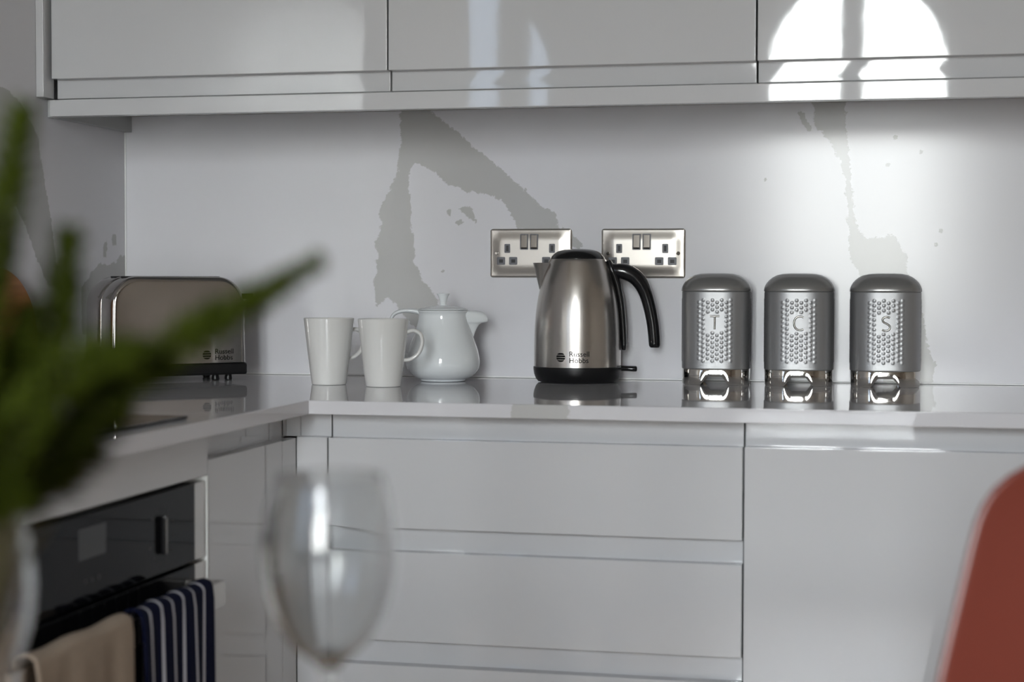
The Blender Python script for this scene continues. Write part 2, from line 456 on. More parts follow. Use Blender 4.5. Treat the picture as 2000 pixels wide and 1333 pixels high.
for i, w in enumerate(WINDOWS):
    h = (w['x1'] - w['x0']) / 2
    c = (w['x0'] + w['x1']) / 2
    n = 24
    fr = B()
    t = 0.045
    xs = [c - h * math.cos(math.pi * k / n) for k in range(n + 1)]
    outer = [(w['x0'], w['sill'])] + [(x, arch_z(w, x)) for x in xs] + [(w['x1'], w['sill'])]
    inner = [(w['x0'] + t, w['sill'] + t)] + [(c + (x - c) * (h - t) / h, arch_z(w, x) - t * 0.9) for x in xs] + [(w['x1'] - t, w['sill'] + t)]
    y0, y1 = REAR_Y - 0.16, REAR_Y - 0.10
    m_ = len(outer)
    V = [[fr.verts.new((p[0], y, p[1])) for p in lst] for lst, y in ((outer, y0), (outer, y1), (inner, y1), (inner, y0))]
    for k in range(m_):
        k2 = (k + 1) % m_
        for a, b in ((0, 1), (1, 2), (2, 3), (3, 0)):
            fr.faces.new((V[a][k], V[a][k2], V[b][k2], V[b][k]))
    fo = struct('window_%d' % (i + 1), fr, M['white_wood'])
    mb = box(w['mull'][0], w['mull'][1], y0, y1 + 0.01, w['sill'] + 0.02, arch_z(w, (w['mull'][0] + w['mull'][1]) / 2) - 0.02, bev=0.004)
    struct('mullion', mb, M['white_wood'], fo)
    t2 = 0.03
    xs2 = [c - (h - t2) * math.cos(math.pi * k / n) for k in range(n + 1)]
    pb = B()
    prism(pb, [(c - h + t2, w['sill'] + t2)] + [(x, arch_z(w, c + (x - c) * h / (h - t2)) - t2) for x in xs2] + [(c + h - t2, w['sill'] + t2)], 'y', y0 + 0.026, y0 + 0.030)
    struct('glass_pane', pb, M['pane_dimming' if i else 'pane'], fo)
    struct('window_sill', box(w['x0'] - 0.04, w['x1'] + 0.04, REAR_Y - 0.10, REAR_Y + 0.05, w['sill'] - 0.03, w['sill'], bev=0.004), M['white_wood'], fo)

# ------------------------------------------------------------------ splashbacks (pale quartz slabs with grey veins)
def poly_sdf(px, pz, polys):
    best = np.full(px.shape, -0.05)
    for poly in polys:
        P = np.array(poly)
        Q = np.roll(P, -1, 0)
        inside = np.zeros(px.shape, bool)
        dmin = np.full(px.shape, 1e9)
        for (x1, z1), (x2, z2) in zip(P, Q):
            ex, ez = x2 - x1, z2 - z1
            L2 = ex * ex + ez * ez + 1e-12
            t = np.clip(((px - x1) * ex + (pz - z1) * ez) / L2, 0, 1)
            dmin = np.minimum(dmin, np.hypot(px - x1 - t * ex, pz - z1 - t * ez))
            cond = ((z1 > pz) != (z2 > pz))
            xi = x1 + (pz - z1) * ex / (ez if abs(ez) > 1e-12 else 1e-12)
            inside ^= cond & (px < xi)
        # small specks must survive the edge noise, so they get a little extra
        area = abs(np.sum(P[:, 0] * Q[:, 1] - Q[:, 0] * P[:, 1])) / 2
        extra = 0.003 if area < 4e-4 else 0.0
        if area < 6e-6: extra = 0.0015
        sd = np.where(inside, dmin + extra, -dmin + extra * (dmin < 0.002))
        best = np.maximum(best, sd)
    return np.clip(best, -0.05, 0.05)

def slab(name, a0, a1, z0, z1, polys, axis, label):
    """slab face as a fine grid carrying the vein distance, with real thickness behind it"""
    step = 0.004 if axis == 'x' else 0.006
    na, nz = int((a1 - a0) / step) + 1, int((z1 - z0) / step) + 1
    A = np.linspace(a0, a1, na)
    Zs = np.linspace(z0, z1, nz)
    AA, ZZ = np.meshgrid(A, Zs)
    sd = poly_sdf(AA.ravel(), ZZ.ravel(), polys)
    zeros = np.zeros(AA.size)
    co = np.stack([AA.ravel(), zeros, ZZ.ravel() + W0], 1) if axis == 'x' else np.stack([zeros, AA.ravel(), ZZ.ravel() + W0], 1)
    idx = np.arange(AA.size).reshape(nz, na)
    q = np.stack([idx[:-1, :-1], idx[:-1, 1:], idx[1:, 1:], idx[1:, :-1]], -1).reshape(-1, 4)
    if axis == 'y': q = q[:, ::-1]
    faces = q.tolist()
    # back corners + rim
    off = 0.011 if axis == 'x' else -0.011
    n0 = len(co)
    corners = [idx[0, 0], idx[0, -1], idx[-1, -1], idx[-1, 0]]
    back = co[corners].copy()
    back[:, 1 if axis == 'x' else 0] += off
    co = np.concatenate([co, back])
    sd = np.concatenate([sd, np.full(4, -0.05)])
    rims = [idx[0, :], idx[:, -1], idx[-1, ::-1], idx[::-1, 0]]
    for k, r in enumerate(rims):
        faces.append([int(v) for v in r][::-1] + [n0 + k, n0 + (k + 1) % 4])
    faces.append([n0, n0 + 3, n0 + 2, n0 + 1][::-1])
    me = bpy.data.meshes.new(name)
    me.from_pydata(co.tolist(), [], faces)
    at = me.attributes.new('vein', 'FLOAT', 'POINT')
    at.data.foreach_set('value', sd.astype(np.float32))
    me.materials.append(M['splash'])
    me.update()
    o = bpy.data.objects.new(name, me)
    COL.objects.link(o)
    return prop(o, label, 'splashback')
slab('splashback', 0.0012, 1.81, 0.0005, 0.479, BACK_VEINS, 'x', 'pale quartz splashback with a forked grey vein on the wall behind the kettle')
slab('splashback', -2.1, 0.0, 0.0005, 1.50, LEFT_VEINS, 'y', 'pale quartz splashback with grey veins on the left wall beside the toaster')

# ------------------------------------------------------------------ worktop
bm = B()
prism(bm, [(0.0, 0.011), (1.81, 0.011), (1.81, -0.634), (0.587, -0.634), (0.587, -2.1), (-0.011, -2.1), (-0.011, 0.011)], 'z', W0 - 0.02, W0)
bevel_sharp(bm, 0.0012, 2)
prop(obj('worktop', bm, M['worktop']), 'L-shaped polished pale quartz worktop carrying the kettle and the canisters', 'worktop')

# ------------------------------------------------------------------ base cabinets
def jfront(run, a, b, zb, zf, zt, face, lip=0.020):
    """handleless front: flat face zb..zf and a set-back finger lip above it to zt"""
    f, l, k = face, face - lip, face - lip - 0.006
    prof = [(f, zb), (f, zf), (l, zf), (l, zt), (k, zt), (k, zb)]
    prof = [(o_, z_ + W0) for o_, z_ in prof]
    bm = B()
    if run == 'back':
        prism(bm, [(-o_, z_) for o_, z_ in prof], 'x', a, b)
    else:
        prism(bm, prof, 'y', -b, -a)
    bevel_sharp(bm, 0.0011, 2)
    return bm
FB, FL = 0.604, 0.557
ZT = -0.0235
# drawer unit under the kettle
t = thing('drawer_unit', 'light grey gloss drawer unit with three wide drawers below the kettle', 'base cabinet', (0.6045, -0.30, 0))
def rel(bm, o):
    v = -Vector(o.location)
    bmesh.ops.translate(bm, verts=bm.verts, vec=v)
    return bm
def part(name, bm, m, parent, **k):
    return obj(name, rel(bm, parent), m, parent, **k)
part('carcass', box(0.6048, 1.2062, -0.575, -0.001, 0.10, W0 - 0.0215), M['carcass'], t)
part('plinth', box(0.6048, 1.2062, -0.54, -0.50, 0.0, 0.099), M['cabinet'], t)
for zb, zf, zt in ((-0.1856, -0.0562, ZT), (-0.3496, -0.2198, -0.1885), (-0.735, -0.3855, -0.3525)):
    part('drawer', jfront('back', 0.6062, 1.2068, zb, zf, zt, FB), M['cabinet'], t)
t = thing('base_cabinet', 'light grey gloss base cabinet with one tall door below the canisters', 'base cabinet', (1.5, -0.30, 0))
part('carcass', box(1.2082, 1.81, -0.575, -0.001, 0.10, W0 - 0.0215), M['carcass'], t)
part('plinth', box(1.2082, 1.81, -0.54, -0.50, 0.0, 0.099), M['cabinet'], t)
part('door', jfront('back', 1.2094, 1.81, -0.735, -0.0557, ZT, FB), M['cabinet'], t)
# corner post: two strips meeting in the inside corner
t = thing('corner_post', 'narrow grey corner post filling the inside corner under the worktop', 'filler panel', (0.58, -0.60, 0))
part('back_strip', jfront('back', 0.5572, 0.6042, -0.735, -0.0558, ZT, FB), M['cabinet'], t)
bm = B()
add_box(bm, 0.5310, 0.5578, -0.5900, -0.5840, W0 - 0.0562, W0 + ZT)
add_box(bm, 0.5310, 0.5370, -0.6110, -0.5840, W0 - 0.0562, W0 + ZT)
part('corner_lip', bm, M['cabinet'], t)
part('side_strip', jfront('left', 0.6055, 0.6605, -0.735, -0.0575, ZT, FL), M['cabinet'], t)
t = thing('base_cabinet', 'narrow light grey gloss base cabinet between the inside corner and the oven', 'base cabinet', (0.28, -0.80, 0))
part('carcass', box(0.02, 0.525, -0.931, -0.663, 0.10, W0 - 0.0215), M['carcass'], t)
part('plinth', box(0.45, 0.49, -0.931, -0.663, 0.0, 0.099), M['cabinet'], t)
part('door', jfront('left', 0.6625, 0.9295, -0.735, -0.0565, ZT, FL), M['cabinet'], t)
t = thing('oven_housing', 'light grey gloss oven housing with a plain panel above the oven', 'base cabinet', (0.28, -1.24, 0))
part('side_panel', box(0.02, 0.5575, -0.9365, -0.9325, 0.0, W0 - 0.0765, bev=0.0008), M['pale_edge'], t)
part('side_panel', box(0.02, 0.5575, -1.545, -1.541, 0.0, W0 - 0.0765, bev=0.0008), M['pale_edge'], t)
part('top_panel', box(0.53, 0.557, -1.545, -0.9325, W0 - 0.0755, W0 - 0.0215, bev=0.001), M['cabinet'], t)
part('floor_panel', box(0.02, 0.53, -1.541, -0.9365, W0 - 0.735, W0 - 0.70), M['carcass'], t)

# ------------------------------------------------------------------ oven
ov = thing('oven', 'black glass built-in oven with steel trim, dial and towel-hung bar handle', 'oven', (0.30, -1.24, 0.2))
OY0, OY1 = -1.536, -0.941           # far/near ends along the left run
part('body', box(0.05, 0.535, OY0 + 0.02, OY1 - 0.02, W0 - 0.68, W0 - 0.09), M['black_matt'], ov)
cp = part('control_panel', box(0.535, 0.557, OY0 + 0.033, OY1 - 0.033, W0 - 0.1785, W0 - 0.0815, bev=0.001), M['oven_glass'], ov)
for y0, y1 in ((OY1 - 0.0325, OY1), (OY0, OY0 + 0.0325)):
    part('panel_trim', box(0.535, 0.5565, y0, y1, W0 - 0.1785, W0 - 0.0815, bev=0.001), M['steel'], ov, )
def spart(name, bm, m, parent, root):        # sub-part: root sits at root.location, parent at its origin
    return obj(name, rel(bm, root), m, parent)
spart('display', box(0.5568, 0.5576, -1.2855, -1.2213, W0 - 0.130, W0 - 0.096), M['display'], cp, ov)
kb = B()
add_box(kb, 0.5572, 0.5640, -1.0778, -1.0710, W0 - 0.1555, W0 - 0.1085, bev=0.002)
spart('dial', kb, M['black'], cp, ov)
add = B()
add_box(add, 0.5641, 0.5648, -1.0765, -1.0748, W0 - 0.153, W0 - 0.111)
spart('dial_mark', add, M['steel'], cp, ov)
mk = B()
for k in range(11):
    mk = B()
    a = math.radians(-60 + 30 * k + 10)
    yy, zz = -1.0744 + 0.034 * math.sin(a), W0 - 0.132 + 0.034 * math.cos(a)
    add_box(mk, 0.5571, 0.5574, yy - 0.0016, yy + 0.0016, zz - 0.0016, zz + 0.0016)
    spart('dial_symbol', mk, M['pale_print'], cp, ov)
for k in range(3):
    yy = -1.270 + 0.016 * k
    mk = B()
    add_box(mk, 0.5571, 0.5574, yy - 0.0022, yy + 0.0022, W0 - 0.1545 - 0.0022, W0 - 0.1545 + 0.0022)
    spart('touch_symbol', mk, M['pale_print'], cp, ov)
dr = part('oven_door', box(0.535, 0.557, OY0 + 0.033, OY1 - 0.033, W0 - 0.69, W0 - 0.1835, bev=0.001), M['oven_glass'], ov)
for y0, y1 in ((OY1 - 0.0325, OY1), (OY0, OY0 + 0.0325)):
    part('door_trim', box(0.535, 0.5565, y0, y1, W0 - 0.69, W0 - 0.1835, bev=0.001), M['steel'], ov)
hb = B()
add_box(hb, 0.594, 0.604, -1.512, -0.990, W0 - 0.2290, W0 - 0.1985, bev=0.0012)
add_box(hb, 0.5572, 0.598, -1.009, -0.990, W0 - 0.2290, W0 - 0.1985, bev=0.0012)
add_box(hb, 0.5572, 0.598, -1.512, -1.493, W0 - 0.2290, W0 - 0.1985, bev=0.0012)
spart('handle', hb, M['steel'], dr, ov)

# ------------------------------------------------------------------ hob
t = thing('hob', 'black glass hob set on the left worktop in front of the toaster', 'hob', (0.30, -1.27, W0))
part('glass_top', box(0.05, 0.553, -1.565, -0.985, W0 + 0.0002, W0 + 0.0045, bev=0.0012), M['hob_glass'], t)
for cx_, cy_, r_ in ((0.20, -1.12, 0.07), (0.42, -1.13, 0.085), (0.20, -1.41, 0.095), (0.42, -1.41, 0.07)):
    n = 48
    zr = B()
    rings = [[(cx_ + rr * math.cos(2 * math.pi * k / n), cy_ + rr * math.sin(2 * math.pi * k / n), W0 + 0.0047) for k in range(n)] for rr in (r_, r_ - 0.0015)]
    loft(zr, rings, cap0=False, cap1=False)
    part('cooking_zone', zr, M['pale_print'], t)

# ------------------------------------------------------------------ wall cabinets
UF = 0.319
def jfront_up(x0, x1):
    """wall-unit door: flat face with the set-back finger lip along its bottom"""
    prof = [(UF, 0.5117), (UF, 1.20), (0.293, 1.20), (0.293, 0.4800), (0.299, 0.4800), (0.299, 0.5117)]
    bm = B()
    prism(bm, [(-o_, z_ + W0) for o_, z_ in prof], 'x', x0, x1)
    return bevel_sharp(bm, 0.0011, 2)
DOORS = [(0.0195, 0.6085, 'light grey gloss wall cabinet at the left end above the toaster'),
         (0.6112, 1.1978, 'light grey gloss wall cabinet above the kettle and the sockets'),
         (1.2006, 1.8000, 'light grey gloss wall cabinet at the right end above the canisters, reflecting the window')]
for i, (x0, x1, lab) in enumerate(DOORS):
    t = thing('wall_cabinet', lab, 'wall cabinet', ((x0 + x1) / 2, -0.15, W0 + 0.48), group=None)
    part('carcass', box(x0 + (0.0 if i else -0.0015), x1, -0.2925, -0.0005, W0 + 0.4805, W0 + 1.20), M['carcass'], t)
    # face bottom at .5117, lip continues to .4800
    part('door', jfront_up(x0, x1), M['cabinet'], t)
t = thing('light_rail', 'long grey gloss rail running under the three wall cabinets', 'cornice rail', (0.9, -0.31, W0 + 0.4485))
part('front_rail', box(0.0155, 1.80, -UF, -0.299, W0 + 0.4485, W0 + 0.4765, bev=0.0016), M['cabinet'], t)
part('wall_return', box(0.0005, 0.0150, -0.298, -0.0008, W0 + 0.4492, W0 + 0.4790, bev=0.0008), M['carcass'], t)
t = thing('filler_panel', 'narrow upright grey filler strip between the left wall and the first wall cabinet', 'filler panel', (0.006, -0.31, W0 + 0.48))
part('strip', box(0.0004, 0.0140, -0.337, -0.30, W0 + 0.4800, W0 + 1.20, bev=0.0008), M['cabinet'], t)

struct('trim_1', box(0.0003, 0.0030, -0.0030, -0.0002, W0 + 0.0004, W0 + 0.4488, bev=0.0006), M['sealant'], label='thin white sealant bead up the inside corner of the splashbacks')
struct('trim_2', box(0.0035, 1.80, -0.0030, -0.0002, W0 + 0.0003, W0 + 0.0028, bev=0.0006), M['sealant'], label='thin white sealant bead along the back of the worktop')
# ------------------------------------------------------------------ double sockets
def boolean_plate():
    """pillowed plate 148 x 87 mm, front towards -y, origin at its top left on the wall"""
    bm = B()
    w, h, nx, nz = 0.148, 0.0868, 148, 86
    grid = []
    def fx(t):
        return (1 - math.cos(min(1, t / 0.024) * math.pi)) / 2
    def hgt(x, z):
        # raised field with a sloping skirt all around
        d = min(x, w - x, z, h - z)
        q = min(1, d / 0.0032)
        return 0.0018 + 0.0030 * math.sqrt(max(0, 1 - (1 - q) ** 2)) + 0.0032 * fx(min(x, w - x)) * fx(min(z, h - z))
    R = 0.006
    for j in range(nz + 1):
        row = []
        for i in range(nx + 1):
            x, z = w * i / nx, h * j / nz
            # pull the corners onto a small radius
            cx_, cz_ = min(max(x, R), w - R), min(max(z, R), h - R)
            dx, dz = x - cx_, z - cz_
            if dx and dz:
                m_ = max(abs(dx), abs(dz)); l_ = math.hypot(dx, dz)
                dx, dz = dx * m_ / l_, dz * m_ / l_
            X_, Z_ = cx_ + dx, cz_ + dz
            row.append(bm.verts.new((X_, -hgt(X_, Z_), -h + Z_)))
        grid.append(row)
    for j in range(nz):
        for i in range(nx):
            bm.faces.new((grid[j][i], grid[j][i + 1], grid[j + 1][i + 1], grid[j + 1][i]))
    rim = grid[0][:] + [grid[j][nx] for j in range(1, nz + 1)] + grid[nz][-2::-1] + [grid[j][0] for j in range(nz - 1, 0, -1)]
    mid = [bm.verts.new((v.co.x, v.co.y + 0.0012, v.co.z)) for v in rim]
    back = [bm.verts.new((v.co.x, -0.0003, v.co.z)) for v in rim]
    n = len(rim)
    for a, b in ((rim, mid), (mid, back)):
        for k in range(n):
            bm.faces.new((a[k], a[(k + 1) % n], b[(k + 1) % n], b[k]))
    bm.faces.new(back)
    return bm

def frame_insert(x0, x1, z0, z1, hx0, hx1, hz0, hz1, y=-0.0090):
    """grey insert with a rim and a recessed opening"""
    bm = B()
    o_ = rrect(x1 - x0, z1 - z0, 0.0016, 4, (x0 + x1) / 2, (z0 + z1) / 2)
    i_ = rrect(hx1 - hx0, hz1 - hz0, 0.0006, 4, (hx0 + hx1) / 2, (hz0 + hz1) / 2)
    loft(bm, [[(a, -0.004, b) for a, b in o_], [(a, y, b) for a, b in o_], [(a, y, b) for a, b in i_], [(a, -0.0083, b) for a, b in i_]], cap0=False, cap1=True)
    return bm

def make_socket(label, x, z):
    t = thing('double_socket', label, 'socket', (x, 0, W0 + z), group=None)
    obj('faceplate', boolean_plate(), M['steel_plate'], t, angle=60)
    mm = 0.001
    for x0, x1, z0, z1 in ((27, 37.6, -43, -27), (108, 118.6, -43, -27)):
        o = obj('earth_slot', frame_insert(x0 * mm, x1 * mm, z0 * mm, z1 * mm, (x0 + 1.8) * mm, (x1 - 1.8) * mm, (z0 + 1.8) * mm, (z1 - 1.8) * mm), M['socket_grey'], t)
        obj('slot_opening', box((x0 + 3) * mm, (x1 - 3) * mm, -0.0085, -0.004, (z0 + 3) * mm, (z1 - 3) * mm), M['dark_hole'], o)
    for x0, x1 in ((13.5, 28.5), (35.6, 50.6), (95.4, 110.4), (118.2, 133.2)):
        o = obj('pin_slot', frame_insert(x0 * mm, x1 * mm, -0.0640, -0.0502, (x0 + 1.8) * mm, (x1 - 1.8) * mm, -0.0622, -0.0520), M['socket_grey'], t)
        obj('slot_opening', box((x0 + 3.9) * mm, (x1 - 3.9) * mm, -0.0085, -0.004, -0.0604, -0.0544), M['dark_hole'], o)
    for x0, x1 in ((55.5, 70.3), (73.4, 88.2)):
        o = obj('switch_surround', frame_insert(x0 * mm, x1 * mm, -0.0374, -0.0094, (x0 + 1.6) * mm, (x1 - 1.6) * mm, -0.0358, -0.0110, y=-0.0092), M['socket_grey'], t)
        bm = B()
        prism(bm, [(-0.006, -0.0356), (-0.0088, -0.0356), (-0.0116, -0.0335), (-0.0098, -0.0112), (-0.006, -0.0112)], 'x', (x0 + 1.9) * mm, (x1 - 1.9) * mm)
        obj('rocker', bevel_sharp(bm, 0.0005, 2, 20), M['switch'], o)
    for sx in (0.0122, 0.1358):
        bm = lathe([(0, 0.0082), (0.0022, 0.0082), (0.0032, 0.0072), (0.0034, 0.005), (0, 0.005)], 20)
        bmesh.ops.rotate(bm, verts=bm.verts, matrix=Matrix.Rotation(math.pi / 2, 3, 'X'))
        bmesh.ops.translate(bm, verts=bm.verts, vec=(sx, -0.0015, -0.0435))
        obj('screw', bm, M['chrome'], t)
    return t
make_socket('brushed steel double wall socket to the left of the kettle lid', 0.7047, 0.2658)
make_socket('brushed steel double wall socket between the kettle handle and the first canister', 0.9055, 0.2652)

# ------------------------------------------------------------------ kettle
kt = thing('kettle', 'brushed steel electric kettle with black lid, base and open curved handle', 'kettle', (0.8790, -0.0875, W0), rz=0.18)
S = 1 / 1150.0
def kz(y): return (749.5 - y) * S
prof_base = [(0, 0.0004), (70, 0.0004), (78, 0.002), (82, 0.006), (85.5, 0.014), (87.0, 0.022), (87.0, kz(719.5)), (85.8, kz(718.2)), (0, kz(718.2))]
obj('power_base', lathe([(r * S, z) for r, z in prof_base], 96), M['black_matt'], kt)
body_prof = [(85.5, 718), (85.6, 700), (85.4, 680), (85.0, 660), (84.2, 640), (82.8, 620), (80.6, 600), (77.4, 580), (73.0, 560), (67.8, 542), (62.0, 525), (58.0, 514), (55.5, 508.6), (54.0, 507.2), (50, 507)]
bp = [(0, kz(717.8))] + [(p.x, p.y) for p in spline([(r * S, kz(y), 0) for r, y in body_prof], 4)] + [(0, kz(507))]
kb_ = obj('body', lathe(bp, 128), M['steel'], kt)
lid_prof = [(53.6, 508), (53.2, 505.5), (50.5, 501), (46, 496.5), (39, 492.0), (30, 489.2), (18, 487.6), (0, 487.0)]
lid = obj('lid', lathe([(0, kz(508))] + [(p.x, p.y) for p in spline([(r * S, kz(y), 0) for r, y in lid_prof], 4)], 96), M['black'], kt)
# spout: V-shaped beak on the left
bm = B()
top = [(-88.5, 0), (-84, 7), (-76, 14), (-66, 19), (-54, 22)]
ring_t = [(x * S, y * S, kz(514.6)) for x, y in top] + [(x * S, -y * S, kz(514.6)) for x, y in top[::-1][:-1]]
def spring(f, zy, shift):
    # slide the outline down and inwards towards the point where the beak meets the body
    return [(x * f + (1 - f) * (-77 * S) + shift, y * f, kz(zy)) for x, y, z in ring_t]
rings = [spring(1, 514.6, 0), spring(0.93, 520, 0.001), spring(0.72, 536, 0.0022), spring(0.50, 552, 0.0032), spring(0.28, 567, 0.0042), spring(0.08, 580, 0.0055)]
loft(bm, rings)
obj('spout', bm, M['steel'], kt, angle=50)
# handle: thick black arc rising from the shoulder, dropping free on the right
hc = [(62, 523, 9), (74, 529, 13.5), (92, 532, 15.5), (110, 540, 15.5), (124, 555, 14.5), (134, 576, 13.0), (142, 604, 12.2), (147.5, 632, 11.8), (150.5, 658, 11.6), (151.5, 676, 11.0), (151.6, 681, 8.5)]
pth = spline([(x * S, 0, kz(y)) for x, y, r in hc], 6)
rr = [q.x for q in spline([(r * S, 0, 0) for x, y, r in hc], 6)]
obj('handle', tube(pth, rr, 20, sx=1.0, sy=1.0), M['black'], kt, angle=60)
sc = [(60, 510, 6), (66, 526, 8.5), (76, 550, 8.2), (84, 585, 7.6), (88, 620, 7.2), (90.5, 655, 6.6), (91.2, 678, 6.0), (91, 686, 4.4)]
pth = spline([(x * S, 0, kz(y)) for x, y, r in sc], 6)
rr = [q.x for q in spline([(r * S, 0, 0) for x, y, r in sc], 6)]
obj('water_gauge', tube(pth, rr, 16, sx=1.7, sy=0.9), M['black'], kt, angle=60)
bm = B()
lv = spline([(80 * S, 0, kz(722)), (96 * S, 0, kz(722.5)), (112 * S, 0, kz(723)), (117.5 * S, 0, kz(723))], 5)
tube(lv, [0.0055, 0.0055, 0.0055, 0.0054, 0.0053, 0.0052, 0.0052, 0.0053, 0.0054, 0.0055, 0.0055, 0.0055, 0.0054, 0.005, 0.0045, 0.003], 14, bm=bm, sx=1.6, sy=0.9)
lvo = obj('switch_lever', bm, M['black'], kt, angle=60)
def logo(size, line=0.85):
    bm = text_bm('Russell\nHobbs', size, 0.00012, line=line, res=3)
    em = B()
    n = 28
    R = size * 0.62
    cx_, cz_ = -size * 1.15, -size * 0.12
    # round emblem with pale bars left open
    def seg(z0, z1):
        pts = []
        for k in range(9):
            z = z0 + (z1 - z0) * k / 8
            pts.append((math.sqrt(max(0, R * R - z * z)), z))
        poly = [(cx_ + x, cz_ + z) for x, z in pts] + [(cx_ - x, cz_ + z) for x, z in pts[::-1]]
        loft(em, [[(x, z, -0.0001) for x, z in poly], [(x, z, 0.0001) for x, z in poly]])
    for k in range(4):
        z0 = -R + k * R * 0.52
        seg(max(z0, -R * 0.99), min(z0 + R * 0.38, R * 0.99))
    merge(bm, em)
    return bm      # lies in local xy, faces +z
def to_front(bm):
    bmesh.ops.rotate(bm, verts=bm.verts, matrix=Matrix.Rotation(math.pi / 2, 3, 'X'))
    return bm
bm = logo(0.0125)
bmesh.ops.subdivide_edges(bm, edges=[e for e in bm.edges if e.calc_length() > 0.003], cuts=2)
to_front(bm)
for v in bm.verts:
    z = v.co.z + kz(696)
    Rk = 85.6 * S + 0.0006 - v.co.y * 1.0
    a = (v.co.x - 0.013) / (85.5 * S) - 0.015
    v.co = Vector((Rk * math.sin(a), -Rk * math.cos(a), z))
obj('brand_print', bm, M['print'], kt)

# ------------------------------------------------------------------ canisters
def sq_radius(a, h, n=3.1):
    return h / ((abs(math.cos(a)) ** n + abs(math.sin(a)) ** n) ** (1 / n))
CH = 0.0575       # half width
def ring(h, z, N=160, n=3.1):
    return [(sq_radius(2 * math.pi * k / N, h, n) * math.cos(2 * math.pi * k / N), sq_radius(2 * math.pi * k / N, h, n) * math.sin(2 * math.pi * k / N), z) for k in range(N)]

def canister_body():
    """enamelled tin with panels of raised honeycomb dimples on its four sides, a plain square kept for the letter"""
    z0, z1 = 0.0262, 0.1565
    # arc-length parametrisation of the squircle
    fine = 4000
    a = np.linspace(0, 2 * np.pi, fine + 1) - np.pi / 4
    n = 3.1
    r = CH / ((np.abs(np.cos(a)) ** n + np.abs(np.sin(a)) ** n) ** (1 / n))
    X, Y = r * np.cos(a), r * np.sin(a)
    s = np.concatenate([[0], np.cumsum(np.hypot(np.diff(X), np.diff(Y)))])
    total = s[-1]
    N, NZ = 640, 190
    ss = np.linspace(0, total, N, endpoint=False)
    x = np.interp(ss, s, X); y = np.interp(ss, s, Y)
    tx = np.roll(x, -1) - np.roll(x, 1); ty = np.roll(y, -1) - np.roll(y, 1)
    L = np.hypot(tx, ty); nx, ny = ty / L, -tx / L
    side = total / 4
    u = (ss % side) - side / 2            # distance from the middle of each side
    face = (ss // side).astype(int)
    zz = np.linspace(z0, z1, NZ)
    U, Z = np.meshgrid(u, zz)
    F = np.meshgrid(face, zz)[0]
    px_, pz_ = 0.0076, 0.0078
    col = np.round(U / px_ - 0.5)
    cu = (col + 0.5) * px_
    zo = (z0 + z1) / 2 + np.where(col % 2 == 0, 0, pz_ / 2)
    row = np.round((Z - zo) / pz_)
    cz = zo + row * pz_
    d = np.hypot((U - cu) / 0.95, Z - cz)
    bump = np.where(d < 0.0034, np.cos(np.clip(d / 0.0034, 0, 1) * np.pi / 2), 0)
    ok = (np.abs(cu) < 0.0290) & (cz > z0 + 0.013) & (cz < z1 - 0.011)
    zc = (z0 + z1) / 2 + 0.013
    keep = (np.abs(cu) < 0.0135) & (np.abs(cz - zc) < 0.0165)
    front = F == FRONT_FACE
    ok &= ~(keep & front)
    H = bump * ok * 0.00062
    edge = np.minimum(Z - z0, z1 - Z)
    inset = 0.0012 * (1 - np.clip(edge / 0.0015, 0, 1)) ** 2
    P = np.stack([x[None] + nx[None] * (H - inset), y[None] + ny[None] * (H - inset), Z], -1).reshape(-1, 3)
    idx = np.arange(N * NZ).reshape(NZ, N)
    nxt = np.roll(idx, -1, 1)
    q = np.stack([idx[:-1], nxt[:-1], nxt[1:], idx[1:]], -1).reshape(-1, 4).tolist()
    q.append(idx[0][::-1].tolist()); q.append(idx[-1].tolist())
    me = bpy.data.meshes.new('tin_body')
    me.from_pydata(P.tolist(), [], q)
    me.polygons.foreach_set('use_smooth', [True] * len(me.polygons))
    me.materials.append(M['tin'])
    me.update()
    return me
FRONT_FACE = 3       # sides run +x, +y, -x, -y starting at -45 degrees; -y faces the room
tin_me = canister_body()

